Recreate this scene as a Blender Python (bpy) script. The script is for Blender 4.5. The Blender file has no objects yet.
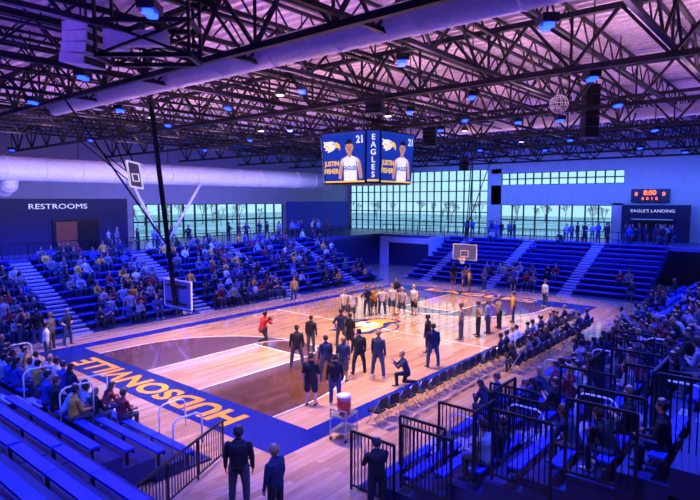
import bpy, math, random
import numpy as np
from mathutils import Vector, Matrix
random.seed(7)
D=bpy.data; SC=bpy.context.scene; COL=SC.collection
SC.view_settings.view_transform='Standard'
def V(*a): return Vector(a)
# ---------------------------------------------------------------- camera
F=560.0; PITCH=math.atan(50/560); HEAD=math.radians(40); CZ=7.2
cd=D.cameras.new('camera'); cam=D.objects.new('camera',cd); COL.objects.link(cam)
cam.location=(0,0,CZ); cam.rotation_euler=(math.pi/2-PITCH,0,HEAD-math.pi/2)
cd.sensor_width=36; cd.lens=F/700*36; cd.clip_end=400; SC.camera=cam
CR=cam.rotation_euler.to_matrix(); CRI=CR.inverted()
def P(x,y,z=0.0):
    d=CR@V((x-350)/F,-(y-250)/F,-1.0); t=(z-CZ)/d.z
    return V(0,0,CZ)+d*t
def inview(p,m=12):
    q=CRI@(Vector(p)-V(0,0,CZ))
    if q.z>-1: return False
    x=350-F*q.x/q.z; y=250+F*q.y/q.z
    return -m<x<700+m and -m<y<500+m
# ---------------------------------------------------------------- materials
def mat(name,col,rough=0.6,metal=0.0,emit=None,es=0.0,var=0.12,scale=6.0,spec=None):
    m=D.materials.new(name); m.use_nodes=True; nt=m.node_tree; b=nt.nodes['Principled BSDF']
    b.inputs['Roughness'].default_value=rough; b.inputs['Metallic'].default_value=metal
    if spec is not None: b.inputs['Specular IOR Level'].default_value=spec
    n=nt.nodes.new('ShaderNodeTexNoise'); n.inputs['Scale'].default_value=scale
    tc=nt.nodes.new('ShaderNodeTexCoord'); nt.links.new(tc.outputs['Object'],n.inputs['Vector'])
    r=nt.nodes.new('ShaderNodeValToRGB'); nt.links.new(n.outputs['Fac'],r.inputs['Fac'])
    c0=[max(0,c*(1-var)) for c in col]; c1=[min(1,c*(1+var)) for c in col]
    r.color_ramp.elements[0].color=(*c0,1); r.color_ramp.elements[1].color=(*c1,1)
    r.color_ramp.elements[0].position=.35; r.color_ramp.elements[1].position=.65
    nt.links.new(r.outputs['Color'],b.inputs['Base Color'])
    if emit: 
        b.inputs['Emission Color'].default_value=(*emit,1); b.inputs['Emission Strength'].default_value=es
    return m
def wood_mat(name,c0,c1,rough):
    m=D.materials.new(name); m.use_nodes=True; nt=m.node_tree; b=nt.nodes['Principled BSDF']
    tc=nt.nodes.new('ShaderNodeTexCoord')
    br=nt.nodes.new('ShaderNodeTexBrick'); br.inputs['Scale'].default_value=1.0
    br.inputs['Brick Width'].default_value=2.4; br.inputs['Row Height'].default_value=0.22
    br.inputs['Mortar Size'].default_value=0.004
    br.inputs['Color1'].default_value=(*c0,1); br.inputs['Color2'].default_value=(*c1,1)
    br.inputs['Mortar'].default_value=(*[c*.45 for c in c0],1)
    nt.links.new(tc.outputs['Object'],br.inputs['Vector'])
    mp=nt.nodes.new('ShaderNodeMapping'); mp.inputs['Scale'].default_value=(.5,7,1)
    nt.links.new(tc.outputs['Object'],mp.inputs['Vector'])
    n=nt.nodes.new('ShaderNodeTexNoise'); n.inputs['Scale'].default_value=2; nt.links.new(mp.outputs['Vector'],n.inputs['Vector'])
    mx=nt.nodes.new('ShaderNodeMixRGB'); mx.blend_type='MULTIPLY'; mx.inputs['Fac'].default_value=.5
    nt.links.new(br.outputs['Color'],mx.inputs['Color1']); nt.links.new(n.outputs['Fac'],mx.inputs['Color2'])
    nt.links.new(mx.outputs['Color'],b.inputs['Base Color']); b.inputs['Roughness'].default_value=rough
    b.inputs['Coat Weight'].default_value=1; b.inputs['Coat Roughness'].default_value=.06
    return m
M={}
M['maple']=wood_mat('maple_planks',(.94,.54,.30),(.70,.35,.16),.22)
M['stain']=wood_mat('stained_planks',(.24,.085,.03),(.15,.05,.018),.22)
M['blueline']=mat('court_blue_paint',(.006,.014,.19),.25)
M['white']=mat('white_paint',(.85,.85,.85),.4,var=.04)
M['gold']=mat('gold_paint',(.95,.36,.02),.35)
M['navy']=mat('navy_paint',(.012,.02,.10),.4)
M['deck']=mat('deck_navy',(.008,.012,.11),.5)
M['bench']=mat('bench_blue',(.018,.045,.56),.32)
M['stairs']=mat('stair_pale',(.32,.33,.5),.6)
M['black']=mat('black_steel',(.005,.005,.010),.4)
M['truss']=mat('truss_dark_steel',(.004,.003,.010),.5)
M['deckceil']=mat('roof_deck',(.78,.66,.74),.5)
M['wallpale']=mat('wall_pale',(.50,.54,.80),.8,var=.05,scale=1)
M['wallnavy']=mat('wall_navy',(.006,.010,.08),.6)
M['duct']=mat('duct_white',(.92,.90,.94),.4,var=.05)
M['steel']=mat('brushed_steel',(.55,.56,.62),.3,.9)
M['conc']=mat('concourse_tile',(.05,.06,.22),.4)
M['padblue']=mat('pad_blue',(.02,.04,.35),.5)
M['red']=mat('red_plastic',(.75,.06,.03),.35)
M['orange']=mat('orange_rim',(.9,.2,.03),.4)
M['net']=mat('net_cord',(.85,.85,.85),.7)
M['lampblue']=mat('lamp_blue_lens',(.02,.05,1),.4,emit=(.006,.028,1),es=9)
M['lampwhite']=mat('lamp_white_lens',(1,.9,.8),.4,emit=(1,.8,.7),es=2)
M['screen']=mat('screen_blue',(.01,.04,.3),.4,emit=(.004,.03,.34),es=1)
M['scrgold']=mat('screen_gold',(.9,.6,.1),.4,emit=(1,.6,.05),es=.9)
M['scrwhite']=mat('screen_white',(.9,.9,.9),.4,emit=(.8,.85,.95),es=.9)
M['scrskin']=mat('screen_skin',(.6,.35,.25),.4,emit=(.6,.3,.2),es=.7)
M['scrdark']=mat('screen_dark',(.02,.02,.05),.4,emit=(.01,.012,.05),es=.4)
M['led']=mat('led_amber',(.9,.2,.02),.4,emit=(1,.13,.015),es=3)
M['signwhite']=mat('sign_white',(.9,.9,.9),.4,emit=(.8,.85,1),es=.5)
M['bark']=mat('bark',(.14,.11,.09),.9)
M['outside']=mat('outside_ground',(.36,.50,.56),.9,scale=.12,var=.4)
M['cyanpanel']=mat('blue_wall_panel',(.05,.07,.8),.6)
M['glassboard']=mat('acrylic_board',(.16,.18,.42),.06,var=.03)
def glass():
    m=D.materials.new('window_glass'); m.use_nodes=True; nt=m.node_tree; nt.nodes.clear()
    o=nt.nodes.new('ShaderNodeOutputMaterial'); t=nt.nodes.new('ShaderNodeBsdfTransparent'); g=nt.nodes.new('ShaderNodeBsdfGlossy')
    t.inputs['Color'].default_value=(.66,.86,1,1); g.inputs['Roughness'].default_value=.05
    x=nt.nodes.new('ShaderNodeMixShader'); x.inputs[0].default_value=.06
    nt.links.new(t.outputs[0],x.inputs[1]); nt.links.new(g.outputs[0],x.inputs[2]); nt.links.new(x.outputs[0],o.inputs[0]); return m
M['glass']=glass()
def objcol_mat(name,kind):
    m=D.materials.new(name); m.use_nodes=True; nt=m.node_tree; b=nt.nodes['Principled BSDF']; b.inputs['Roughness'].default_value=.8
    oi=nt.nodes.new('ShaderNodeObjectInfo')
    if kind=='color': nt.links.new(oi.outputs['Color'],b.inputs['Base Color'])
    else:
        r=nt.nodes.new('ShaderNodeValToRGB'); r.color_ramp.interpolation='CONSTANT'
        while len(r.color_ramp.elements)<len(kind): r.color_ramp.elements.new(.5)
        for i,c in enumerate(kind):
            r.color_ramp.elements[i].position=i/len(kind); 
        for i,c in enumerate(kind): r.color_ramp.elements[i].color=(*c,1)
        nt.links.new(oi.outputs['Random'],r.inputs['Fac']); nt.links.new(r.outputs['Color'],b.inputs['Base Color'])
    return m
M['skin']=objcol_mat('skin',[(.62,.36,.26),(.55,.30,.21),(.66,.42,.32),(.30,.15,.09)])
M['top']=objcol_mat('fabric_top','color')
M['pants']=objcol_mat('fabric_trousers',[(.01,.01,.02),(.02,.035,.10),(.03,.05,.14),(.05,.05,.07)])
M['shoe']=objcol_mat('shoe',[(.02,.02,.02),(.6,.6,.6),(.1,.1,.12)])
M['eye']=mat('eye',(.02,.015,.015),.3)
M['lips']=mat('lips',(.35,.10,.09),.5)
M['hair']=objcol_mat('hair_strands',[(.03,.017,.01),(.10,.05,.02),(.01,.008,.008),(.28,.17,.07),(.05,.03,.02)])
# ---------------------------------------------------------------- mesh builder
class MB:
    def __init__(s): s.v=[];s.f=[];s.m=[];s.mats=[];s.smooth=[]
    def mi(s,m):
        if m not in s.mats: s.mats.append(m)
        return s.mats.index(m)
    def box(s,lo,hi,m='black'):
        x0,y0,z0=lo;x1,y1,z1=hi;k=len(s.v)
        s.v+=[(x0,y0,z0),(x1,y0,z0),(x1,y1,z0),(x0,y1,z0),(x0,y0,z1),(x1,y0,z1),(x1,y1,z1),(x0,y1,z1)]
        for f in((3,2,1,0),(4,5,6,7),(0,1,5,4),(1,2,6,5),(2,3,7,6),(3,0,4,7)): s.f.append([k+i for i in f]); s.m.append(s.mi(m)); s.smooth.append(False)
        return s
    def beam(s,p,q,w,m='black',h=None):
        p=Vector(p);q=Vector(q);d=(q-p).normalized(); h=h or w
        up=V(0,0,1) if abs(d.z)<.95 else V(1,0,0)
        a=d.cross(up).normalized()*w/2; b=a.cross(d).normalized()*h/2; k=len(s.v)
        for c in(p,q):
            for sa,sb in((-1,-1),(1,-1),(1,1),(-1,1)): s.v.append(tuple(c+a*sa+b*sb))
        for f in((3,2,1,0),(4,5,6,7),(0,1,5,4),(1,2,6,5),(2,3,7,6),(3,0,4,7)): s.f.append([k+i for i in f]); s.m.append(s.mi(m)); s.smooth.append(False)
        return s
    def tube(s,pts,rad,n=10,m='black',side=None,cap=True):
        pts=[Vector(p) for p in pts]; N=len(pts)
        rad=[(r,r) if not isinstance(r,(tuple,list)) else r for r in (rad if isinstance(rad,list) else [rad]*N)]
        T=[]
        for i in range(N):
            t=(pts[min(i+1,N-1)]-pts[max(i-1,0)]).normalized(); T.append(t)
        rings=[]
        if cap=='round':
            r0=min(rad[0]); r1=min(rad[-1])
            for a in(80,50,25): rings.append((pts[0]-T[0]*r0*math.sin(math.radians(a)),T[0],[x*math.cos(math.radians(a)) for x in rad[0]]))
        for i in range(N): rings.append((pts[i],T[i],rad[i]))
        if cap=='round':
            for a in(25,50,80): rings.append((pts[-1]+T[-1]*r1*math.sin(math.radians(a)),T[-1],[x*math.cos(math.radians(a)) for x in rad[-1]]))
        k=len(s.v); prev=None
        for c,t,r in rings:
            if side is not None: sd=Vector(side); sd=(sd-t*sd.dot(t)).normalized()
            elif prev is not None: sd=(prev-t*prev.dot(t)).normalized()
            else:
                sd=t.cross(V(0,0,1)) if abs(t.z)<.9 else t.cross(V(1,0,0)); sd.normalize()
            prev=sd; fw=sd.cross(t)
            for j in range(n):
                a=2*math.pi*j/n; s.v.append(tuple(c+sd*math.cos(a)*r[1]+fw*math.sin(a)*r[0]))
        for i in range(len(rings)-1):
            for j in range(n):
                s.f.append([k+i*n+j,k+(i+1)*n+j,k+(i+1)*n+(j+1)%n,k+i*n+(j+1)%n]); s.m.append(s.mi(m)); s.smooth.append(True)
        if cap:
            s.f.append([k+j for j in range(n)]); s.m.append(s.mi(m)); s.smooth.append(False)
            L=k+(len(rings)-1)*n; s.f.append([L+j for j in range(n)][::-1]); s.m.append(s.mi(m)); s.smooth.append(False)
        return s
    def poly(s,pts,m):
        k=len(s.v); s.v+=[tuple(p) for p in pts]; s.f.append(list(range(k,k+len(pts)))); s.m.append(s.mi(m)); s.smooth.append(False); return s
    def addmesh(s,me,mx,m):
        k=len(s.v); s.v+=[tuple(mx@v.co) for v in me.vertices]
        for p in me.polygons: s.f.append([k+i for i in p.vertices]); s.m.append(s.mi(m)); s.smooth.append(False)
    def mesh(s,name):
        me=D.meshes.new(name); me.from_pydata(s.v,[],s.f)
        for m in s.mats: me.materials.append(M[m] if isinstance(m,str) else m)
        me.polygons.foreach_set('material_index',s.m); me.polygons.foreach_set('use_smooth',s.smooth); me.update(); return me
    def obj(s,name,parent=None):
        return mk(name,s.mesh(name),parent)
def mk(name,data,parent=None,loc=None,rz=None):
    o=D.objects.new(name,data); COL.objects.link(o)
    if parent: o.parent=parent
    if loc is not None: o.location=loc
    if rz is not None: o.rotation_euler=(0,0,rz)
    return o
def top(o,label,cat,group=None):
    o['label']=label;o['category']=cat
    if group:o['group']=group
    return o
def struct(o): o['kind']='structure'; return o
def copy_thing(o,loc,rz=None,scale=None):
    n=o.copy(); COL.objects.link(n); n.location=loc
    if rz is not None: n.rotation_euler=(0,0,rz)
    if scale: n.scale=(scale,)*3
    def rec(a,b):
        for c in list(a.children):
            cc=c.copy(); COL.objects.link(cc); cc.parent=b; rec(c,cc)
    rec(o,n)
    return n
def textmesh(body,size,bold=.02,align='CENTER',fitw=None):
    c=D.curves.new('t','FONT'); c.body=body; c.size=size; c.align_x=align; c.align_y='CENTER'; c.offset=bold*size; c.resolution_u=3
    o=D.objects.new('t',c); COL.objects.link(o); dg=bpy.context.evaluated_depsgraph_get()
    me=D.meshes.new_from_object(o.evaluated_get(dg)); D.objects.remove(o)
    if fitw:
        xs=[v.co.x for v in me.vertices]; w=max(xs)-min(xs); cx=(max(xs)+min(xs))/2
        for v in me.vertices: v.co.x=(v.co.x-cx)*fitw/w
    me.materials.clear(); return me
def frame(loc,right,up):
    r=Vector(right).normalized();u=Vector(up).normalized();n=r.cross(u)
    m=Matrix((r,u,n)).transposed().to_4x4(); m.translation=Vector(loc); return m
def text_obj(name,body,size,loc,right,up,m,parent=None,bold=.02,fitw=None):
    me=textmesh(body,size,bold,fitw=fitw); mb=MB(); fr=frame(loc,right,up); mb.addmesh(me,fr,m); return mb.obj(name,parent)
# ---------------------------------------------------------------- floor / court
X0,X1=12.2,37.5; Y0,Y1=12.0,27.2; CX=(X0+X1)/2; CY=19.6
fl=MB()
fl.poly([(-6,-6,0),(58,-6,0),(58,49,0),(-6,49,0)],'maple')
def rect(x0,y0,x1,y1,z,m): fl.poly([(x0,y0,z),(x1,y0,z),(x1,y1,z),(x0,y1,z)],m)
bw=1.9; sw=.8
rect(X0-bw,Y0-sw,X0,Y1+sw,.004,'blueline'); rect(X1,Y0-sw,X1+bw,Y1+sw,.004,'blueline')
rect(X0,Y0-sw,X1,Y0,.004,'blueline'); rect(X0,Y1,X1,Y1+sw,.004,'blueline')
lw=.07
for sgn,bx in((1,X0),(-1,X1)):
    hx=bx+sgn*1.6; R=6.02
    arc=[(bx,CY-R)]+[(hx+sgn*R*math.sin(math.radians(a)),CY-R*math.cos(math.radians(a))) for a in range(0,181,6)]+[(bx,CY+R)]
    if sgn<0: arc=arc[::-1]
    fl.poly([(x,y,.006) for x,y in arc],'stain')
    for (a,b) in zip(arc[:-1],arc[1:]): 
        d=(V(*b)-V(*a)).normalized(); n=V(-d.y,d.x)*lw/2
        fl.poly([(*(V(*a)-n),.012),(*(V(*b)-n),.012),(*(V(*b)+n),.012),(*(V(*a)+n),.012)],'white')
    kx=bx+sgn*5.8; x0,x1=min(bx,kx),max(bx,kx)
    rect(x0,CY-1.83,x1,CY+1.83,.009,'maple')
    for yy in(CY-1.83,CY+1.83): rect(x0,yy-lw/2,x1,yy+lw/2,.012,'white')
    rect(kx-lw/2,CY-1.83,kx+lw/2,CY+1.83,.012,'white')
    for i in range(24):
        a=-math.pi/2+math.pi*i/24;b=a+math.pi/24
        q=lambda r,t:(kx+sgn*r*math.cos(t),CY+r*math.sin(t),.012)
        pts=[q(1.79,a),q(1.86,a),q(1.86,b),q(1.79,b)]
        fl.poly(pts if sgn>0 else pts[::-1],'white')
rect(CX-lw/2,Y0,CX+lw/2,Y1,.008,'white')
for i in range(48):
    a=2*math.pi*i/48;b=2*math.pi*(i+1)/48
    q=lambda r,t:(CX+r*math.cos(t),CY+r*math.sin(t),.010)
    fl.poly([q(1.75,a),q(1.86,a),q(1.86,b),q(1.75,b)],'blueline')
def emb(pts,z,m,s=.95): fl.poly([(CX+x*s,CY+y*s,z) for x,y in pts],m)
emb([(-2.6,-.9),(-1.2,-1.3),(.6,-1.1),(1.5,-.7),(2.3,-1.0),(2.6,0),(2.1,.8),(1.0,1.35),(-.4,1.4),(-1.6,.9),(-2.4,1.0),(-1.9,.2)],.013,'blueline')
emb([(-2.2,-.6),(-1.1,-1.0),(.5,-.85),(1.1,-.4),(1.2,.5),(.7,1.05),(-.4,1.1),(-1.5,.55),(-1.5,0)],.015,'gold')
emb([(-.3,-.1),(.3,-.4),(1.0,-.3),(1.1,.45),(.65,.85),(.1,.85),(-.3,.5)],.0155,'white')
emb([(1.1,-.4),(1.6,-.4),(2.2,-.75),(2.35,0),(1.9,.6),(1.2,.85),(.9,.6)],.016,'gold')
emb([(-1.9,-.5),(-.9,-.8),(.3,-.7),(-.5,-.55),(-1.2,-.35)],.017,'white')
emb([(-1.4,.1),(-.6,.0),(-.2,.2),(-.8,.3)],.017,'blueline')
emb([(.45,.25),(1.0,.35),(.85,.62),(.35,.6)],.018,'navy')
tm=textmesh('HUDSONVILLE',1.5,.035,fitw=11.0); fl.addmesh(tm,frame((X0-bw/2-.02,CY+.1,.010),(0,1,0),(-1,0,0)),'gold')
tm=textmesh('EAGLES',1.5,.035,fitw=9); fl.addmesh(tm,frame((X1+bw/2,CY,.010),(0,-1,0),(1,0,0)),'gold')
floor=struct(fl.obj('floor'))
# ---------------------------------------------------------------- shell
HC=13.4; ZC=3.4
def wall(name,boxes,m):
    mb=MB()
    for lo,hi in boxes: mb.box(lo,hi,m)
    return struct(mb.obj(name))
wall('wall_far',[((-6,49,0),(27,49.3,HC)),((46,49,0),(58.3,49.3,HC)),((27,49,0),(46,49.3,ZC)),((27,49,6.8),(46,49.3,HC))],'wallpale')
wall('wall_end',[((58,-6,0),(58.3,49,ZC)),((58,-6,ZC),(58.3,14.5,10.6)),((58,-6,10.6),(58.3,49,HC)),((58,14.5,6.7),(58.3,28.2,8.8)),((58,14.5,10.1),(58.3,28.2,10.6)),((58,27,ZC),(58.3,28.6,10.6)),((58,48.6,ZC),(58.3,49,10.6)),((58,14.5,ZC),(58.3,15.5,6.9))],'wallpale')
wall('wall_near',[((-6,-6.3,0),(58,-6,HC))],'wallpale'); wall('wall_left',[((-6.3,-6,0),(-6,49,HC))],'wallpale')
wall('wall_restroom',[((-6,42.6,ZC),(23,49,7.3))],'wallnavy')
wall('wall_panel',[((46.5,48.8,ZC),(57.6,48.95,7.0))],'cyanpanel')
wall('wall_lounge',[((56.6,8.9,ZC),(58,14.3,6.75))],'wallnavy')
wall('floor_concourse_far',[((-6,38.5,ZC-.3),(58,49,ZC))],'conc')
wall('floor_concourse_end',[((51,-6,ZC-.3),(58,38.5,ZC))],'conc')
wall('floor_concourse_near',[((-6,-6,ZC-.3),(51,0,ZC))],'conc')
wall('floor_concourse_left',[((-6,0,ZC-.3),(1.2,38.5,ZC))],'conc')
wall('wall_corner',[((48.5,30.0,0),(51,30.3,ZC)),((50.8,30.3,0),(51,31.5,ZC-.3)),((50.8,37,0),(51,38.2,ZC-.3)),((50.8,31.5,2.5),(51,37,ZC-.3))],'wallpale')
wall('wall_tunnel',[((40.5,38.2,0),(51,38.5,ZC-.3))],'wallnavy')
mb=MB(); mb.box((50.86,31.5,0),(50.95,37,2.5),'wallnavy'); struct(mb.obj('dark_tunnel_panel'))  # navy sheet painted dark to stand in for the shaded tunnel opening
mb=MB(); x=-6.3
while x<58.3:
    a=[(x,HC),(x+.2,HC),(x+.25,HC+.22),(x+.45,HC+.22),(x+.5,HC)]
    for (p,q) in zip(a[:-1],a[1:]): mb.poly([(p[0],-6.3,p[1]),(p[0],49.3,p[1]),(q[0],49.3,q[1]),(q[0],-6.3,q[1])],'deckceil')
    x+=.5
struct(mb.obj('ceiling'))
def window(name,lo,hi,axis,cols,rows,m='truss',w=.10):
    mb=MB()
    for i in range(cols+1):
        t=i/cols
        if axis=='x': y=lo[1]+(hi[1]-lo[1])*t; mb.beam((lo[0],y,lo[2]),(lo[0],y,hi[2]),w,m,.16)
        else: xx=lo[0]+(hi[0]-lo[0])*t; mb.beam((xx,lo[1],lo[2]),(xx,lo[1],hi[2]),w,m,.16)
    for j in range(rows+1):
        z=lo[2]+(hi[2]-lo[2])*j/rows
        mb.beam((lo[0],lo[1],z),(hi[0] if axis=='y' else lo[0],hi[1] if axis=='x' else lo[1],z),.16,m,w)
    if axis=='x': mb.poly([(lo[0],lo[1],lo[2]),(lo[0],hi[1],lo[2]),(lo[0],hi[1],hi[2]),(lo[0],lo[1],hi[2])],'glass')
    else: mb.poly([(lo[0],lo[1],lo[2]),(hi[0],lo[1],lo[2]),(hi[0],lo[1],hi[2]),(lo[0],lo[1],hi[2])],'glass')
    return struct(mb.obj(name))
window('window_1',(58.1,28.6,ZC),(58.1,48.6,10.6),'x',20,6,w=.11)
window('window_2',(58.1,14.5,8.8),(58.1,27,10.1),'x',14,2,w=.11)
window('window_3',(58.1,15.5,ZC),(58.1,27,6.7),'x',9,2,w=.12)
window('window_4',(27,49.1,ZC),(46,49.1,6.8),'y',14,2,w=.14)
mb=MB(); mb.box((17.2,42.45,ZC),(20.6,42.6,5.8),'truss'); mb.box((17.4,42.40,ZC),(18.9,42.46,5.6),mat('doorway_brown',(.25,.08,.03),.5)); mb.box((19.0,42.40,ZC),(20.4,42.46,5.6),'black'); struct(mb.obj('dark_doorway_panels'))  # flat dark panels stand in for shade inside the restroom doorway
t=text_obj('restroom_sign','RESTROOMS',.52,(17.7,42.5,6.72),(1,0,0),(0,0,1),'signwhite',fitw=4.1,bold=0); top(t,'white capital letters RESTROOMS on navy concourse wall','sign')
t=text_obj('lounge_sign',"EAGLE'S LANDING",.38,(56.55,11.7,6.2),(0,-1,0),(0,0,1),'signwhite',fitw=3.6,bold=0); top(t,"white letters EAGLE'S LANDING on dark wall",'sign')
mb=MB(); mb.box((56.4,10.2,ZC),(56.62,13.2,5.4),'black'); mb.box((56.38,10.0,5.4),(56.6,13.4,5.48),'duct'); struct(mb.obj('dark_opening_panel'))  # black slab stands in for the shadowed opening below the sign
ground=MB(); ground.poly([(58.5,-60,2.5),(160,-60,2.5),(160,160,2.5),(58.5,160,2.5)],'outside'); ground.poly([(-60,49.5,2.5),(58.5,49.5,2.5),(58.5,160,2.5),(-60,160,2.5)],'outside'); struct(ground.obj('floor_outside'))
def tree(seed):
    rnd=random.Random(seed); mb=MB()
    def br(p,d,l,r,k):
        q=p+d*l; mb.tube([p,q],[r,r*.65],5,'bark',cap=False)
        if k==0: return
        for i in range(3 if k>1 else 4):
            dd=(d+V(rnd.uniform(-.7,.7),rnd.uniform(-.7,.7),rnd.uniform(-.1,.5))).normalized(); br(q,dd,l*rnd.uniform(.6,.8),r*.6,k-1)
    br(V(0,0,0),V(0,0,1),1.3,.10,5); return mb.mesh('bare_tree')
tms=[tree(i) for i in range(4)]
for i in range(60):
    if i<40: p=(95+random.uniform(0,40),6+i*3.0,2.5)
    else: p=(26+(i-40)*2.6,78+random.uniform(0,18),2.5)
    o=mk('bare_tree',tms[i%4],None,p,random.uniform(0,6)); s=random.uniform(.8,1.2); o.scale=(s,s,s)
    top(o,'leafless brown tree standing outside the windows','tree','trees outside the windows')
# ---------------------------------------------------------------- trusses
def truss(along,c,lo,hi,zb,zt,panel,cw,ww,name,label):
    L=hi-lo; n=int(L/panel); p=lambda t,z:(c,t,z) if along=='y' else (t,c,z)
    e=mk(name,None,None,p((lo+hi)/2,zb)); top(e,label,'roof truss','roof steel '+name.replace('_',' '))
    off=-Vector(e.location)
    def part(nm,mb): o=mb.obj(nm,e); o.location=off
    a=MB(); a.beam(p(lo,zt),p(hi,zt),cw,'truss'); part('top_chord',a)
    a=MB(); a.beam(p(lo,zb),p(hi,zb),cw,'truss'); part('bottom_chord',a)
    a=MB()
    for i in range(n):
        t0=lo+L*i/n;t1=lo+L*(i+1)/n;tm=(t0+t1)/2
        a.beam(p(t0,zt),p(tm,zb),ww,'truss');a.beam(p(tm,zb),p(t1,zt),ww,'truss')
        if cw>.15: a.beam(p(tm,zb),p(tm,zt),ww*.7,'truss')
    part('web_bracing',a)
for x in(2,9.5,17,24.5,32,39.5,47,54.5): truss('y',x,-5.9,48.9,11.0,12.55,2.6,.16,.09,'roof_truss','deep dark steel roof truss with triangular webbing')
for i in range(24): truss('x',-5+i*2.3,-5.9,57.9,12.45,13.3,1.5,.10,.05,'roof_joist','slender dark open web steel joist under the roof deck')
for y in(3.2,8.2,12.8,17.6,22.5,27,31.6,36.6):
    truss('x',y,-5.9,57.9,11.2,12.4,2.5,.12,.07,'bracing_truss','dark steel bracing truss running between main roof trusses')
for i,(y,z) in enumerate(((6,11.9),(10.4,12.2),(16.2,11.8),(20,12.2),(25.5,12.1),(34.6,11.9))):
    e=mk('ceiling_pipe',None,None,(26,y,z)); top(e,'thin dark conduit pipe running below the roof deck','pipe','ceiling pipes')
    b=MB(); b.tube([(-31,0,0),(31,0,0)],.05,8,'truss'); b.obj('pipe_run',e)
def duct(pts,r,label,seam=2.4):
    e=mk('air_duct',None,None,pts[0]); top(e,label,'duct')
    mb=MB(); mb.tube([Vector(p)-Vector(pts[0]) for p in pts],r,20,'duct')
    for a,b in zip(pts[:-1],pts[1:]):
        L=(Vector(b)-Vector(a)).length; n=max(1,int(L/seam)); d=(Vector(b)-Vector(a)).normalized()
        for i in range(n+1):
            c=Vector(a)+d*(L*i/n)-Vector(pts[0]); mb.tube([c-d*.04,c+d*.04],r*1.05,20,'duct')
            if i%3==1 and L>5: mb.beam(c,c+V(0,0,13.36-pts[0][2]),.035,'truss')
    mb.obj('duct_body',e)
duct([(-5.5,41,9.3),(45,41,9.2)],.80,'large white round air duct along the concourse')
duct([(11.3,-5,11.45),(11.3,27,11.45)],.40,'white round air duct below the roof deck')
duct([(14.2,41.3,8.7),(14.2,41.6,8.2),(14.2,42.4,7.95),(14.2,44,7.9),(14.2,48.9,7.9)],.5,'white air duct elbow turning into wall')
duct([(34.8,-5,12.0),(34.8,30,12.0)],.32,'small white round air duct among trusses')
e=mk('v_brace_column',None,None,(24.6,40,ZC)); top(e,'pale slanted V shaped steel brace on concourse','column')
b=MB(); b.tube([(0,0,0),(3.6,0,5.2)],.11,12,'duct'); b.obj('brace_arm',e)
b=MB(); b.tube([(0,0,0),(-2.6,0,5.2)],.11,12,'duct'); b.obj('brace_arm',e)
b=MB(); b.tube([(0,0,0),(0,0,.25)],.26,14,'duct'); b.obj('base',e)
# ---------------------------------------------------------------- bleachers
RUN=.85;RISE=.34
BANKS={}
def rotm(th): return Matrix.Rotation(th,4,'Z')
def section(base,th,a0,w,rows,key,r0=0):
    e=mk('bleacher_section',None,None,base@V(a0,0,0),th); top(e,'tiered bleacher section with blue bench rows and dark decking','bleachers','bleacher sections '+key)
    mb=MB()
    for r in range(r0,rows):
        mb.box((0,r*RUN,max(0,r*RISE-.5) if r>r0 else 0),(w,(r+1)*RUN,max(.06,r*RISE)),'deck')
    mb.obj('deck',e)
    sb=MB(); nseg=max(1,round((w-.06)/1.6)); sl=(w-.06)/nseg
    for k in range(nseg): sb.box((k*sl+.014,0,-.06),((k+1)*sl-.014,.25,0),'bench'); 
    sb.box((0,.02,-.15),(w-.06,.05,-.05),'deck'); sb.box((0,.10,-.09),(w-.06,.2,-.05),'black')
    for k in range(nseg): sb.box((k*sl+.1,.12,-.44),(k*sl+.15,.18,-.05),'black')
    me=sb.mesh('bench_seat')
    for r in range(r0,rows): mk('bench_seat',me,e,(.03,r*RUN+.50,r*RISE+.45))
def bank(key,origin,th,length,rows,aisles,aw=.6):
    base=Matrix.Translation(Vector(origin))@rotm(th)
    BANKS[key]=(base,th,rows)
    edges=[0]
    for a in aisles: edges+=[a-aw,a+aw]
    edges.append(length)
    for i in range(0,len(edges),2):
        a0,a1=edges[i],edges[i+1]
        if a1-a0>.5: section(base,th,a0,a1-a0,rows,key)
    for a in aisles:
        e=mk('aisle_stairs',None,None,base@V(a-aw,0,0),th); top(e,'pale aisle steps climbing between bleacher sections','stairs','aisle stairs '+key)
        mb=MB(); nb=MB()
        for r in range(rows):
            for h in(0,1):
                zz=r*RISE+h*RISE/2
                y0=r*RUN+h*RUN/2; mb.box((0,y0,max(0,zz-.5)),(2*aw,y0+RUN/2,max(.05,zz)),'deck')
                nb.box((.02,y0,max(.05,zz)+.001),(2*aw-.02,y0+.20,max(.05,zz)+.015),'stairs')
                nb.box((.02,y0-.012,max(.05,zz)-.10),(2*aw-.02,y0-.001,max(.05,zz)+.015),'stairs')
        mb.obj('step',e); nb.obj('step_nosing',e)
AIS={'across the court':[5.4,13.4,21.4,29.0],'behind far basket':[2.2,8.4,14.6],'camera side':[6,14,22,30,37.0],'behind near basket':[6.0,12.5]}
bank('across the court',(8.0,30.0,0),0,32.5,10,AIS['across the court'])
bank('behind far basket',(42.5,29.2,0),-math.pi/2,20,10,AIS['behind far basket'],.5)
bank('camera side',(50.5,8.5,0),math.pi,40.1,10,AIS['camera side'])
bank('behind near basket',(9.0,12.6,0),math.pi/2,16,9,AIS['behind near basket'])
section(Matrix.Translation(V(9.0,12.6,0))@rotm(math.pi/2),math.pi/2,-3.6,3.55,9,'behind near basket',4)
def bpt(key,a,r,b=.62): 
    base,th,_=BANKS[key]; return base@V(a,r*RUN+b,r*RISE)
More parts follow.
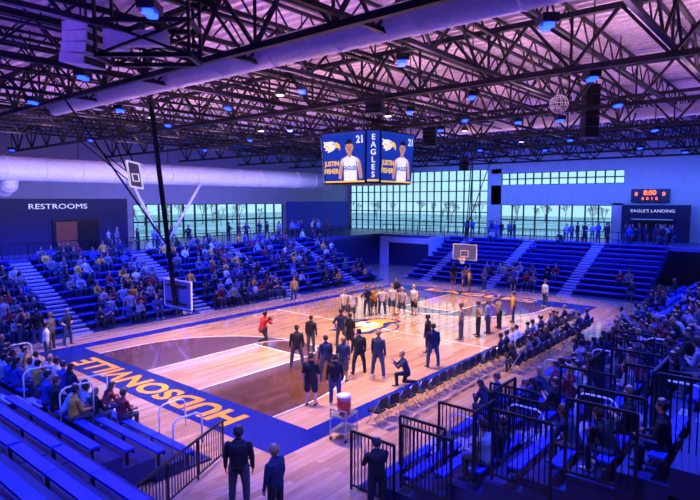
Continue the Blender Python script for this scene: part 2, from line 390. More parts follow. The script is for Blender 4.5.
# ---------------------------------------------------------------- rails
def guard(p,q,h=1.07,label='black steel guardrail with vertical bars',sp=.13,name='guardrail',m='black',w=.05,step=1.5,bw_=.022):
    p=Vector(p);q=Vector(q); e=mk(name,None,None,p); top(e,label,'railing')
    d=q-p; L=Vector((d.x,d.y,0)).length; U=V(0,0,1)
    a=MB(); a.beam(U*h,d+U*h,w*1.1,m); a.obj('top_rail',e)
    a=MB(); a.beam(U*.12,d+U*.12,w*.8,m); a.obj('bottom_rail',e)
    n=max(1,round(L/step)); pm=MB(); pm.beam((0,0,0),(0,0,h),w,m); pme=pm.mesh('post')
    for i in range(n+1): mk('post',pme,e,d*i/n)
    a=MB(); k=int(L/sp)
    for i in range(1,k): c=d*i/k; a.beam(c+U*.12,c+U*h,bw_,m)
    a.obj('infill_bars',e); return e
guard((8.0,38.6,ZC),(46,38.6,ZC),sp=.35,label='long dark guardrail along concourse edge')
guard((51.1,10,ZC),(51.1,30,ZC),sp=.35,label='dark guardrail above end bleachers')
guard((51.1,30.2,ZC),(51.1,38,ZC),sp=.35,label='dark guardrail above corner tunnel')
guard((9.3,12.45,0),(5.75,10.9,0),sp=.12,bw_=.018,w=.045,label='black guardrail beside bleacher end')
for (x,ya,yb) in((10.3,8.6,7.3),(10.3,7.1,5.8),(11.4,7.9,6.6),(12.3,7.3,6.0),(12.3,5.8,4.5),(13.8,6.6,5.3),(10.4,4.9,3.7),(11.3,3.5,2.3),(11.2,2.1,1.0),(14.3,4.9,3.6),(12.8,3.0,1.8),(15.5,4.0,2.8),(17.5,4.4,3.2),(10.3,3.4,2.2),(19.5,5.0,3.8)):
    z=max(0,(8.5-ya)*RISE/RUN)
    guard((x,ya,z),(x,yb,z),h=1.5,sp=.105,w=.05,bw_=.02,step=1.5,label='black steel guard panel beside bleacher aisle')
for (xa,xb,y) in((11.35,12.6,2.2),(12.3,13.8,5.9),(10.35,11.3,5.3),(14.3,15.5,4.2)):
    z=max(0,(8.5-y)*RISE/RUN); guard((xa,y,z),(xb,y,z),h=1.5,sp=.105,w=.05,bw_=.02,step=1.5,label='black steel guard panel across bleacher row')
def hoop_rail(loc,th,label='curved steel aisle handrail'):
    e=mk('handrail',None,None,loc,th); top(e,label,'handrail','aisle handrails')
    a=MB(); a.tube([(0,0,0),(0,0,.75),(.06,0,.86),(.18,0,.92),(.75,0,.92),(.87,0,.86),(.93,0,.75),(.93,0,0)],.026,8,'duct'); a.obj('rail_tube',e)
for r in(1,3,5,7):
    for a in(6.0,12.5): hoop_rail(bpt('behind near basket',a,r,.0),0)
    for a in(37,30,22): hoop_rail(bpt('camera side',a,r,.0),-math.pi/2)
for a,r in((.5,1),(2.6,0),(3.4,3)): hoop_rail(bpt('behind near basket',a,r,.0),0)
# ---------------------------------------------------------------- basket
def basket(bx,sgn,label):
    e=mk('basketball_hoop',None,None,(bx,CY,0)); top(e,label,'basketball hoop')
    b=MB(); b.box((-.025,-.91,2.9),(.025,.91,3.97),'glassboard'); b.obj('backboard',e)
    b=MB()
    for p,q in(((0,-.93,2.88),(0,.93,2.88)),((0,-.93,3.99),(0,.93,3.99)),((0,-.93,2.88),(0,-.93,3.99)),((0,.93,2.88),(0,.93,3.99))): b.beam(p,q,.06,'white')
    s=sgn*.03
    for p,q in(((s,-.3,3.1),(s,.3,3.1)),((s,-.3,3.55),(s,.3,3.55)),((s,-.3,3.1),(s,-.3,3.55)),((s,.3,3.1),(s,.3,3.55))): b.beam(p,q,.05,'white')
    b.obj('backboard_frame',e)
    b=MB(); b.tube([(0,-.95,2.85),(0,.95,2.85)],.05,8,'padblue'); b.obj('board_padding',e)
    b=MB(); c=sgn*.38
    b.tube([(c+.23*math.cos(t*math.pi/12),.23*math.sin(t*math.pi/12),3.05) for t in range(25)],.014,6,'orange'); b.beam((0,0,3.03),(sgn*.16,0,3.03),.12,'orange',.04); b.obj('rim',e)
    b=MB()
    for t in range(12):
        a0=t*math.pi/6
        for dd in(1,-1):
            pts=[(c+r*math.cos(a0+dd*k*.26),r*math.sin(a0+dd*k*.26),3.05-k*.11) for k,r in enumerate((.23,.19,.15,.125,.13))]; b.tube(pts,.008,4,'net',cap=False)
    b.obj('net',e)
    b=MB(); k=-sgn
    for y in(-.07,.07): b.beam((k*.12,y,3.0),(k*1.1,y,12.5),.055 if sgn<0 else .08,'black')
    for z in(3.1,3.8): b.beam((k*.1,-.7,z),(k*.1,.7,z),.07,'black')
    b.beam((k*.4,0,5.4),(k*5.4,0,12.4),.05,'black')
    b.obj('hanging_mast',e)
basket(X0+.4,1,'glass backboard hoop hung from roof on black masts'); basket(X1-1.2,-1,'glass backboard hoop facing court, hung from roof')
def tilt_board():
    p=V(16.5,29.4,8.6)
    e=mk('folded_backboard',None,None,p,.5); top(e,'small raised practice backboard tilted up on black arms','basketball hoop')
    a=MB(); c=[(-.65,0,-.65),(.55,0,-.75),(.65,.25,.65),(-.55,.25,.75)]; a.poly(c,'glassboard'); a.obj('backboard',e)
    a=MB()
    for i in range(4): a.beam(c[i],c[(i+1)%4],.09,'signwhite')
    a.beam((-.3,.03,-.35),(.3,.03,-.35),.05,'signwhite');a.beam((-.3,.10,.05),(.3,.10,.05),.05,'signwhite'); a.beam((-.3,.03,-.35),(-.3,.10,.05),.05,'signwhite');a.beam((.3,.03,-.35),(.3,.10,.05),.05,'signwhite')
    a.obj('backboard_frame',e)
    a=MB()
    for sx in(-.5,.5): a.beam((sx,.2,0),(sx,1.4,2.9),.06,'black'); a.beam((sx,.1,-.4),(sx*.8,4.5,2.9),.05,'black')
    a.beam((-.5,.2,0),(.5,.2,0),.05,'black')
    a.obj('support_arm',e)
tilt_board()
# ---------------------------------------------------------------- centre scoreboard
def board():
    e=mk('video_scoreboard',None,None,(CX-.1,CY-.1,8.05)); top(e,'four sided hanging video scoreboard with blue lit screens','scoreboard')
    h=2.75; A=2.08; ch=.52
    def ring(a,c,z): return [(-a+c,-a,z),(a-c,-a,z),(a,-a+c,z),(a,a-c,z),(a-c,a,z),(-a+c,a,z),(-a,a-c,z),(-a,-a+c,z)]
    b=MB(); r0=ring(A*.93,ch,0);r1=ring(A,ch,h)
    b.poly(r0[::-1],'black'); b.poly(r1,'black')
    for i in range(8): j=(i+1)%8; b.poly([r0[i],r0[j],r1[j],r1[i]],'black')
    b.obj('housing',e)
    b=MB()
    for x,y in((-1.2,-1.2),(1.2,-1.2),(1.2,1.2),(-1.2,1.2)): b.beam((x,y,h),(x*.8,y*.8,h+1.1),.05,'black'); 
    b.beam((-1.3,-1.2,h+.35),(1.3,-1.2,h+.35),.12,'black'); b.beam((-1.3,1.2,h+.35),(1.3,1.2,h+.35),.12,'black'); b.beam((-1.2,-1.3,h+.35),(-1.2,1.3,h+.35),.12,'black'); b.beam((1.2,-1.3,h+.35),(1.2,1.3,h+.35),.12,'black')
    b.obj('hanging_frame',e)
    for i in range(8):
        j=(i+1)%8; lo0,lo1,hi0,hi1=map(Vector,(r0[i],r0[j],r1[i],r1[j]))
        right=(lo1-lo0).normalized(); upv=((hi0+hi1)-(lo0+lo1)).normalized(); n=right.cross(upv); cen=(lo0+lo1+hi0+hi1)/4
        wB=(lo1-lo0).length/2; wT=(hi1-hi0).length/2; H=((hi0+hi1)/2-(lo0+lo1)/2).length/2
        def q(x,y,o=.02): return cen+right*x+upv*y+n*o
        if wB>.6:
            s=MB(); s.poly([q(-wB+.06,-H+.08),q(wB-.06,-H+.08),q(wT-.06,H-.08),q(-wT+.06,H-.08)],'screen')
            s.poly([q(-wB+.06,-H+.08,.024),q(wB-.06,-H+.08,.024),q(wB-.06,-H+.16,.024),q(-wB+.06,-H+.16,.024)],'scrgold'); so=s.obj('screen',e)
            s=MB(); px=.42; K=1.2; ky=-.06
            def qq(x,y,o): return q(px+x*K,y*K+ky,o)
            def el(cx,cy,rx,ry,o,m,a0=0,a1=2*math.pi): s.poly([qq(cx+rx*math.cos(t),cy+ry*math.sin(t),o) for t in np.linspace(a0,a1,22)[:(-1 if a1>6 else None)]],m)
            s.poly([qq(x,y,.03) for x,y in((-.42,-.96),(.42,-.96),(.42,-.4),(.50,-.10),(.30,.05),(.12,.12),(0,.02),(-.12,.12),(-.30,.05),(-.50,-.10),(-.42,-.4))],'scrwhite')
            for sg in(-1,1):
                s.poly([qq(x*sg,y,.028) for x,y in((.28,.07),(.48,.02),(.60,-.15),(.66,-.55),(.68,-.85),(.52,-.9),(.42,-.4))][::-sg],'scrskin')
                s.poly([qq(x*sg,y,.034) for x,y in((.36,-.1),(.42,-.1),(.42,-.96),(.36,-.96))][::-sg],'screen')
            s.poly([qq(x,y,.029) for x,y in((-.12,-.02),(.12,-.02),(.11,.3),(-.11,.3))],'scrskin')
            el(0,.48,.21,.28,.04,'scrskin'); el(0,.53,.235,.30,.045,'scrdark',.35,math.pi-.35)
            for sg in(-1,1): el(sg*.09,.49,.032,.02,.05,'scrdark'); el(sg*.215,.47,.03,.06,.036,'scrskin')
            s.poly([qq(x,y,.05) for x,y in((-.07,.33),(.07,.33),(.06,.355),(-.06,.355))],'scrdark')
            s.poly([qq(x,y,.05) for x,y in((-.025,.40),(.035,.40),(.01,.48))],'scrdark')
            s.obj('portrait_graphic',so)
            s=MB(); ex,ey,es_=-.82,.60,.30
            def E(pts,o,m): s.poly([q(ex+x*es_,ey+y*es_,o) for x,y in pts],m)
            E([(-2.0,.1),(-1.3,-.15),(-1.7,-.6),(-.9,-.55),(-1.0,-1.0),(-.2,-.8),(.5,-.55),(.9,-.2),(1.0,.5),(.5,.9),(-.4,1.0),(-1.4,.9),(-2.0,1.1),(-1.7,.5)],.03,'scrwhite')
            E([(.8,.72),(1.4,.7),(1.9,.35),(2.05,-.2),(1.9,-.75),(1.6,-.2),(1.2,-.15),(.8,-.2)],.04,'scrgold')
            E([(-1.9,.1),(-1.0,-.1),(.3,-.2),(-.4,.1),(-1.2,.4)],.045,'scrgold'); E([(-1.5,-.5),(-.6,-.45),(.2,-.5),(-.5,-.2)],.045,'scrgold')
            E([(.2,.5),(.85,.30),(.7,.55),(.3,.68)],.05,'scrdark')
            s.obj('bird_emblem',so)
            text_obj('screen_text','EAGLES',.30,qq(0,-.42,.05),right,upv,'screen',so,fitw=.88,bold=.035)
            text_obj('screen_text','21',.52,q(1.16,.88,.05),right,upv,'scrwhite',so,bold=.03)
            text_obj('screen_text','JUSTIN',.36,q(-.86,-.30,.05),right,upv,'scrgold',so,fitw=1.04,bold=.03)
            text_obj('screen_text','FISHER',.36,q(-.86,-.70,.05),right,upv,'scrgold',so,fitw=1.04,bold=.03)
        else:
            s=MB(); s.poly([q(-wB+.04,-H+.08),q(wB-.04,-H+.08),q(wT-.04,H-.08),q(-wT+.04,H-.08)],'screen'); so=s.obj('corner_panel',e)
            for k,c in enumerate('EAGLES'): text_obj('screen_text',c,.40,q(0,H-.40-k*.38,.04),right,upv,'scrwhite',so)
            s=MB(); s.poly([q(-.3,-H+.12,.03),(q(.3,-H+.12,.03)),q(.3,-H+.22,.03),q(-.3,-H+.22,.03)],'scrgold'); s.obj('corner_trim',so)
board()
def wallboard():
    e=mk('wall_scoreboard',None,None,(57.8,12.2,7.62)); top(e,'dark wall scoreboard with amber digits above lounge','scoreboard')
    b=MB(); b.box((-.15,-1.6,-.6),(.12,1.6,.6),'navy'); b.obj('housing',e)
    R=(0,-1,0);U=(0,0,1)
    text_obj('clock_digits','8:00',.62,(-.17,0,.24),R,U,'led',e); text_obj('score_digits','0',.5,(-.17,1.15,.12),R,U,'led',e); text_obj('score_digits','0',.5,(-.17,-1.15,.12),R,U,'led',e)
    text_obj('foul_digits','0  0  1  0',.36,(-.17,0,-.3),R,U,'led',e)
wallboard()
# ---------------------------------------------------------------- hanging equipment
def speaker(loc,h,lab,rz=0,n=5,w=.3,m='black'):
    e=mk('loudspeaker',None,None,loc,rz); top(e,lab,'loudspeaker')
    for i in range(n):
        b=MB(); b.box((-w,-w,-h*(i+1)/n+.03),(w,w,-h*i/n),m); b.box((w,-w*.9,-h*(i+1)/n+.06),(w+.02,w*.9,-h*i/n-.04),'truss'); o=b.obj('speaker_cabinet',e); o.rotation_euler=(0,math.radians(3*i) if m!='black' else 0,0)
    b=MB(); b.beam((0,0,0),(0,0,12.9-loc[2]),.05,'black'); b.obj('hanger',e)
speaker((25.9,8.0,12.2),2.3,'black line array loudspeaker hung from roof',.7); speaker((44,24,11),1.3,'black line array loudspeaker hung from roof',1)
speaker(tuple(P(430,128,10.6)),.9,'black loudspeaker cluster hung from roof',.4); speaker(tuple(P(375,95,11)),.7,'black loudspeaker cluster hung from roof',.4)
speaker(tuple(P(86,24,12.0)),1.15,'pale curved loudspeaker cluster hung from roof truss',math.radians(-70),4,.42,'duct')
def hoist():
    c=P(150,60,10.6); e=mk('hoist_frame',None,None,c,HEAD); top(e,'black rectangular hoist frame with cables below roof trusses','hoist')
    b=MB()
    for y in(-1.1,1.1): b.beam((-.5,y,0),(.5,y,0),.10,'black'); b.beam((-.5,y,.8),(.5,y,.8),.10,'black')
    for x in(-.5,.5): b.beam((x,-1.1,0),(x,1.1,0),.10,'black'); b.beam((x,-1.1,.8),(x,1.1,.8),.10,'black'); b.beam((x,-1.1,0),(x,1.1,.8),.06,'black'); b.beam((x,1.1,0),(x,-1.1,.8),.06,'black')
    for x in(-.5,.5):
        for y in(-1.1,1.1): b.beam((x,y,0),(x,y,2.7),.07,'black')
    b.obj('frame_bars',e)
    b=MB(); b.tube([(-.2,-.5,.45),(-.2,.5,.45)],.2,14,'duct'); b.obj('winch_drum',e)
    b=MB(); b.box((-.3,.55,.2),(.2,1.0,.65),'duct'); b.obj('motor_box',e)
hoist()
def ballspk(loc):
    e=mk('hanging_wire_globe',None,None,loc); top(e,'pale wire globe hung from roof','ceiling fixture')
    b=MB()
    for k in range(6):
        a=k*math.pi/6; b.tube([(.35*math.cos(t)*math.cos(a),.35*math.cos(t)*math.sin(a),.35*math.sin(t)) for t in np.linspace(0,2*math.pi,20)],.010,4,'duct',cap=False)
    for z in(-.2,0,.2): r=math.sqrt(.35**2-z*z); b.tube([(r*math.cos(t),r*math.sin(t),z) for t in np.linspace(0,2*math.pi,20)],.010,4,'duct',cap=False)
    b.obj('wire_globe',e); b=MB(); b.beam((0,0,.35),(0,0,13.36-loc[2]),.02,'black'); b.obj('cable',e)
ballspk(tuple(P(559,104,10.9)))
ZL=10.8
lb=MB(); lb.box((-.26,-.17,0),(.26,.17,.18),'black'); lb.beam((0,0,.16),(0,0,2.57),.035,'black'); bodym=lb.mesh('housing')
lens=[]
for i in(-1,1):
    ll=MB(); ll.tube([(i*.12,0,-.07),(i*.12,0,.0)],.11,14,'lampblue'); lens.append(ll.mesh('lens'))
for (x,y) in [(33,102),(83,77),(228,108),(302,91),(402,62),(547,25),(472,97),(592,78),(168,125),(518,122),(570,140),(618,105),(685,152),(90,140),(250,140),(440,130),(12,150),(150,12),(640,148),(545,150),(480,150),(290,130),(205,150),(410,112),(465,120),(560,120),(655,130),(330,140),(120,110)]:
    p=P(x,y,ZL)
    if p.x>57 or p.y>48 or p.x<-5 or p.y<-5: continue
    e=mk('stage_light',None,None,p,HEAD); top(e,'ceiling LED fixture glowing blue under truss','ceiling light','blue ceiling lights'); mk('housing',bodym,e)
    for l in lens: mk('lens',l,e)
hb=MB(); hb.tube([(0,0,.02),(0,0,.12),(0,0,.3)],[.22,.19,.1],16,'black'); hb.beam((0,0,.3),(0,0,2.48),.035,'black'); hbm=hb.mesh('housing'); hl=MB(); hl.tube([(0,0,0),(0,0,.02)],.14,16,'lampwhite'); hlm=hl.mesh('lens')
def spot(loc,target,col,w,ang,rad=.18,blend=.6):
    l=D.lights.new('spot','SPOT'); l.color=col; l.energy=w; l.spot_size=math.radians(ang); l.spot_blend=blend; l.shadow_soft_size=rad
    o=D.objects.new('spot_lamp',l); COL.objects.link(o); o.location=loc; d=Vector(target)-Vector(loc); o.rotation_euler=d.to_track_quat('-Z','Y').to_euler(); return o
for x in(14,20.5,27.5,35):
    for y in(15,23.5):
        p=V(x,y,10.9); e=mk('high_bay_light',None,None,p); top(e,'round warm white high bay lamp over court','ceiling light','court lights'); mk('housing',hbm,e); mk('lens',hlm,e)
        spot((x,y,10.8),(x,y,0),(1,.71,.62),7600,74)
BLUE=(.025,.07,1)
for i in range(5): x=11+i*7; spot((x,33,10.7),(x,35,2),BLUE,12500,110)
for i in range(3): spot((46,13+i*7,10.7),(47.5,13+i*7,2),BLUE,12500,110)
for i in range(5): spot((10+i*9,3,10.7),(10+i*9,4.5,2),BLUE,7200,120)
for i in range(2): spot((4,16+i*8,10.7),(5,16+i*8,2),BLUE,6800,120)
spot((4,10,10.7),(4.5,11,2),BLUE,3000,100)
spot((6,6,10.7),(8,8,0),(.45,.3,1),1600,110)
def area(loc,sx,sy,col,w,rot=(math.pi,0,0)):
    l=D.lights.new('a','AREA'); l.shape='RECTANGLE'; l.size=sx; l.size_y=sy; l.color=col; l.energy=w
    o=D.objects.new('fill_light',l); COL.objects.link(o); o.location=loc; o.rotation_euler=rot; return o  # bodiless fill lamp, added for its light only
for x,c,w in((5.7,(.18,.08,1),420),(13.2,(.85,.42,1),780),(20.7,(1,.56,.78),980),(28.2,(.85,.45,.9),700),(36,(.48,.26,1),520),(44,(.18,.14,1),380),(51,(.08,.12,1),340)):
    area((x,20,10.6),.6,40,c,w)  # added purple fill aimed up at the roof deck, no fixture modelled
area((20,36.5,7.6),44,.5,(.36,.34,1),1700,(math.radians(118),0,0))  # added wash to brighten the large duct and far wall
area((20,44,8.0),40,1,(.2,.3,1),480,(0,0,0)); area((54.0,20,9.0),1,34,(.10,.24,1),1000,(0,math.radians(-50),0))  # added fills: down onto the far concourse, across to the end wall
# ---------------------------------------------------------------- people
def norm(v): return Vector(v).normalized()
def person(pose,vox=.0125):
    g=pose.get; mb=MB(); seg=[]
    lean=math.radians(g('lean',2)); H=V(g('hx',0),0,g('hz',.95)); u=V(math.sin(lean),0,math.cos(lean)); S=V(0,1,0)
    def T(pts,rad,tag,n=10,side=None):
        mb.tube(pts,rad,n,'black',side,cap='round')
        rr=[(r,r) if not isinstance(r,(tuple,list)) else r for r in rad]
        for i in range(len(pts)-1): seg.append((Vector(pts[i]),Vector(pts[i+1]),sum(rr[i])/2,sum(rr[i+1])/2,tag))
    tt=[(-.10,.10,.13),(-.02,.128,.178),(.10,.13,.172),(.20,.128,.168),(.35,.14,.19),(.45,.12,.198),(.51,.08,.13)]
    T([H+u*t for t,a,b in tt[:2]],[(a,b) for t,a,b in tt[:2]],2,16,S)
    T([H+u*t for t,a,b in tt[1:]],[(a,b) for t,a,b in tt[1:]],1,16,S)
    T([H+u*.48,H+u*.66],[.06,.052],0)
    hp=lean*.3+math.radians(g('nod',4)); hy=math.radians(g('yaw',0))
    hu=V(math.sin(hp),0,math.cos(hp)); hf=V(math.cos(hp),0,-math.sin(hp)); R=Matrix.Rotation(hy,3,hu); hf=R@hf; hs=R@S
    N=H+u*.62
    hd=[(0,.035,.04,.035),(.03,.025,.07,.055),(.08,.012,.088,.069),(.13,.0,.097,.077),(.18,-.005,.09,.073),(.215,-.01,.065,.055)]
    T([N+hu*h+hf*o for h,o,a,b in hd],[(a,b) for h,o,a,b in hd],0,16,hs)
    T([N+hu*.115+hf*.092,N+hu*.082+hf*.112],[.008,.014],0,8)
    for s in(-1,1):
        T([N+hu*.122+hf*.086+hs*.03*s,N+hu*.122+hf*.087+hs*.038*s],[.011,.011],4,8)
        T([N+hu*.085+hf*-.005+hs*.078*s,N+hu*.12-hf*.008+hs*.082*s],[.012,.014],0,8)
    T([N+hu*.048+hf*.09-hs*.02,N+hu*.048+hf*.09+hs*.02],[.008,.008],5,8)
    slv=g('sleeve','long')
    for s,(d1,d2,d3) in zip((1,-1),(g('armL'),g('armR'))):
        sh=H+u*.455+S*.19*s; el=sh+norm(d1)*.29; wr=el+norm(d2)*.25; hd3=norm(d3)
        T([sh,el],[.068,.053],1 if slv!='none' else 0); 
        T([el,wr],[.050,.034],1 if slv=='long' else 0)
        pn=norm(V(0,-s,0)) if abs(hd3.y)<.8 else V(1,0,0)
        pn=(pn-hd3*pn.dot(hd3)).normalized(); wd=hd3.cross(pn).normalized()
        if wd.x<0 or (abs(wd.x)<.1 and wd.z<0): wd=-wd
        pc=wr+hd3*.085; T([wr,wr+hd3*.04,pc],[(.018,.026),(.016,.038),(.014,.040)],0,10,wd)
        for k,(o,l) in enumerate(((.030,.075),(.011,.085),(-.010,.078),(-.029,.06))):
            b0=pc+wd*o; m1=b0+hd3*l*.5+pn*.006; m2=b0+hd3*l*.85+pn*.028
            T([b0,m1,m2],[.010,.0095,.0085],0,7)
        t0=wr+hd3*.03+wd*.03; T([t0,t0+hd3*.03+wd*.025+pn*.008,t0+hd3*.06+wd*.03+pn*.018],[.012,.011,.009],0,7)
    for s,(d1,d2) in zip((1,-1),(g('legL'),g('legR'))):
        hj=H-u*.03+S*.095*s; kn=hj+norm(d1)*.43; an=kn+norm(d2)*.42
        if g('shorts'): T([hj,hj+(kn-hj)*.9],[.108,.10],2); T([hj+(kn-hj)*.8,kn],[.062,.058],0); T([kn,kn+(an-kn)*.35,an],[.056,.056,.036],0)
        else: T([hj,kn],[.102,.074],2); T([kn,kn+(an-kn)*.35,an+(an-kn)*-.02],[.072,.07,.056],2)
        toe=norm(g('toe',(1,.12*s,0))); 
        if g('kneel') and s==-1: toe=norm((.4,0,-1))
        T([an-toe*.05-V(0,0,.035),an+toe*.08-V(0,0,.04),an+toe*.17-V(0,0,.045)],[(.036,.036),(.034,.042),(.024,.034)],3,10,S)
    me=mb.mesh('body_raw'); o=D.objects.new('raw',me); COL.objects.link(o)
    md=o.modifiers.new('r','REMESH'); md.mode='VOXEL'; md.voxel_size=vox; md.use_smooth_shade=True
    sm=o.modifiers.new('s','SMOOTH'); sm.factor=.4; sm.iterations=1
    dg=bpy.context.evaluated_depsgraph_get(); out=D.meshes.new_from_object(o.evaluated_get(dg)); D.objects.remove(o)
    out.materials.clear()
    for k in('skin','top','pants','shoe','eye','lips'): out.materials.append(M[k])
    nf=len(out.polygons); cen=np.zeros(nf*3); out.polygons.foreach_get('center',cen); cen=cen.reshape(-1,3)
    best=np.full(nf,1e9); tag=np.zeros(nf,int)
    for p,q,r0,r1,t in seg:
        p=np.array(p);d=np.array(q)-p;L=max((d**2).sum(),1e-9); tt_=np.clip(((cen-p)@d)/L,0,1)
        dist=np.linalg.norm(cen-(p+tt_[:,None]*d),axis=1)-(r0+(r1-r0)*tt_)
        if t in(4,5): dist=dist-.003
        if t==0 and r0<.07: dist=dist+.001
        b=dist<best; best[b]=dist[b]; tag[b]=t
    out.polygons.foreach_set('material_index',tag.astype(np.int32)); out.update(); out.name='body'
    hair=[]
    for style in('short','long'):
        hm=MB(); n=18; rows=9; ctr=N+hu*.125-hf*.012
        for i in range(rows+1):
            th=math.pi*.5*1.12*i/rows
            for j in range(n):
                a=2*math.pi*j/n; fr=math.cos(a)
                lim=1.0 if fr<.2 else 1.0-.45*(fr-.2)
                t2=th*lim*(1.25 if fr<-.1 else 1)
                if style=='long' and fr<.25: t2*=1.1
                bump=1+.03*math.sin(a*5+i)
                dirv=hf*(.112*math.sin(t2)*fr)+hs*(.092*math.sin(t2)*math.sin(a))+hu*(.128*math.cos(t2))
                hm.v.append(tuple(ctr+dirv*bump))
        for i in range(rows):
            for j in range(n): hm.f.append([i*n+j,(i+1)*n+j,(i+1)*n+(j+1)%n,i*n+(j+1)%n]); hm.m.append(hm.mi('hair')); hm.smooth.append(True)
        if style=='long':
            b0=N+hu*.12-hf*.06; hm.tube([b0,b0-hu*.12-hf*.03,b0-u*.24-hf*.05,b0-u*.33-hf*.03],[(.05,.085),(.045,.09),(.035,.085),(.015,.05)],12,'hair',side=hs,cap='round')
        hair.append(hm.mesh('hair'))
    return out,hair
st=dict(armL=((.05,.18,-1),(.15,.05,-1),(.1,0,-1)),armR=((-.03,-.18,-1),(.18,-.02,-1),(.1,0,-1)),legL=((.02,.06,-1),(-.02,.02,-1)),legR=((0,-.08,-1),(-.02,-.02,-1)))
def S_(**k): d=dict(st); d.update(k); return d
POSES={
 'stand':S_(),
 'player':S_(sleeve='short',shorts=True),
 'jersey':S_(sleeve='none',shorts=True,armL=((.1,.25,-1),(.3,-.1,-1),(.2,-.2,-1))),
 'wide':S_(legL=((.05,.22,-1),(-.03,.08,-1)),legR=((0,-.22,-1),(-.02,-.08,-1)),sleeve='long'),
 'hips':S_(armL=((-.25,.7,-.9),(.35,-.75,-.5),(.3,-.8,-.3)),armR=((-.25,-.7,-.9),(.35,.75,-.5),(.3,.8,-.3)),legL=((.03,.16,-1),(0,.05,-1)),legR=((0,-.16,-1),(0,-.05,-1)),sleeve='short'),
 'clap':S_(armL=((.45,.12,-1),(.9,-.55,.45),(.6,-.2,.8)),armR=((.45,-.12,-1),(.9,.55,.45),(.6,.2,.8))),
 'walk':S_(legL=((.42,.05,-1),(-.05,0,-1)),legR=((-.25,-.05,-1),(-.45,0,-1)),hz=.92,armL=((-.35,.15,-1),(.1,0,-1),(.1,0,-1)),armR=((.35,-.15,-1),(.6,0,-1),(.5,0,-.9))),
 'sit':dict(hz=.53,hx=-.05,lean=6,legL=((1,.12,-.03),(-.08,0,-1)),legR=((1,-.12,-.03),(-.02,0,-1)),armL=((.3,.12,-1),(.95,-.25,-.12),(1,-.2,-.3)),armR=((.3,-.12,-1),(.95,.25,-.12),(1,.2,-.3))),
 'sitlean':dict(hz=.53,hx=-.05,lean=32,nod=-8,legL=((1,.2,-.03),(-.1,0,-1)),legR=((1,-.2,-.03),(0,0,-1)),armL=((.35,.1,-1),(.7,-.55,.35),(.5,-.7,.3)),armR=((.35,-.1,-1),(.7,.55,.35),(.5,.7,.3))),
 'sitclap':dict(hz=.53,hx=-.05,lean=3,yaw=22,legL=((1,.1,-.03),(.1,0,-1)),legR=((1,-.1,-.03),(-.12,0,-1)),armL=((.4,.1,-1),(.9,-.6,.4),(.6,-.2,.8)),armR=((.4,-.1,-1),(.9,.6,.4),(.6,.2,.8)),sleeve='short'),
 'sitback':dict(hz=.53,hx=-.05,lean=-8,yaw=-25,nod=2,legL=((1,.25,-.03),(.15,0,-1)),legR=((1,-.05,-.03),(.05,0,-1)),armL=((.1,.3,-1),(.8,-.1,-.4),(1,0,-.3)),armR=((-.25,-.45,-1),(.2,-.1,-1),(.3,0,-1))),
 'kneel':dict(hz=.50,lean=18,kneel=True,nod=0,legL=((.9,.2,.0),(-.05,0,-1)),legR=((.25,-.2,-1),(-1,0,-.05)),armL=((.6,.1,-.6),(.7,-.4,.75),(.5,-.3,.5)),armR=((.6,-.1,-.6),(.7,.4,.75),(.5,.3,.5))),
}
PM={k:person(v) for k,v in POSES.items()}
COLS={'navy':(.008,.014,.06),'black':(.006,.006,.01),'white':(.65,.65,.7),'grey':(.14,.14,.17),'royal blue':(.02,.05,.35),'gold':(.7,.36,.04),'red':(.55,.02,.02),'light grey':(.35,.35,.38),'maroon':(.2,.02,.03),'pale blue':(.2,.3,.5),'khaki':(.35,.25,.15)}
PD={'stand':'standing relaxed','player':'standing in shorts','jersey':'in sleeveless jersey and shorts','wide':'standing feet apart','hips':'standing hands on hips','clap':'standing with raised hands','walk':'mid-stride','sit':'seated hands on knees','sitlean':'seated leaning forward','sitclap':'seated clapping','sitback':'seated leaning back','kneel':'kneeling'}
cnt=0
def put(pose,loc,face,colr,where,scale=None,hair=None,group=None):
    global cnt; cnt+=1
    o=mk('person',PM[pose][0],None,loc,face); s=scale or random.uniform(.93,1.02); o.scale=(s,s,s); o.color=(*COLS[colr],1)
    top(o,f'person in {colr} top, {PD[pose]} {where}','person',group)
    h=hair if hair is not None else (1 if random.random()<.35 else 0)
    mk('hair',PM[pose][1][h],o); return o
G='people on the court'
def court(x,y,pose,colr,face,hair=0,sc=None,where='on court'):
    p=P(x,y,0); o=put(pose,p,math.radians(face),colr,where,sc or 1.0,hair,G); o.scale=(sc*1.08,sc*1.1,sc); return p
for x,y,pose,c,a,sc in [(297,367,'wide','black',50,1.02),(311,405,'player','black',30,1.04),(326,379,'wide','navy',70,1.0),(335,404,'stand','black',40,1.0),(343,381,'player','navy',20,1.0),(359,374,'wide','black',60,1.06),(378,377,'wide','navy',10,1.08),(341,346,'hips','navy',60,1.03),(350,350,'player','black',0,1.0),(311,352,'stand','black',20,.98),(433,367,'wide','navy',60,1.06),(428,352,'stand','black',100,1.0),(407,384,'kneel','navy',130,1.0),
  (345,319,'jersey','white',200,1.02),(352,321,'jersey','white',230,1.02),(367,315,'hips','navy',260,1.02),(374,314,'jersey','gold',240,1.0),(382,315,'hips','white',220,1.0),(392,314,'jersey','white',230,1.06),(414,315,'jersey','white',170,1.06),(402,316,'jersey','light grey',200,1.0),
  (461,339,'wide','khaki',110,1.05),(478,336,'hips','khaki',130,1.05),(488,333,'stand','light grey',100,1.03),(499,328,'clap','khaki',140,1.03),(513,322,'stand','gold',120,1.0),
  (294,301,'stand','khaki',250,.98),(545,306,'stand','white',150,1.0),(396,303,'stand','navy',230,1.0)]:
    court(x,y,pose,c,a,0,sc)
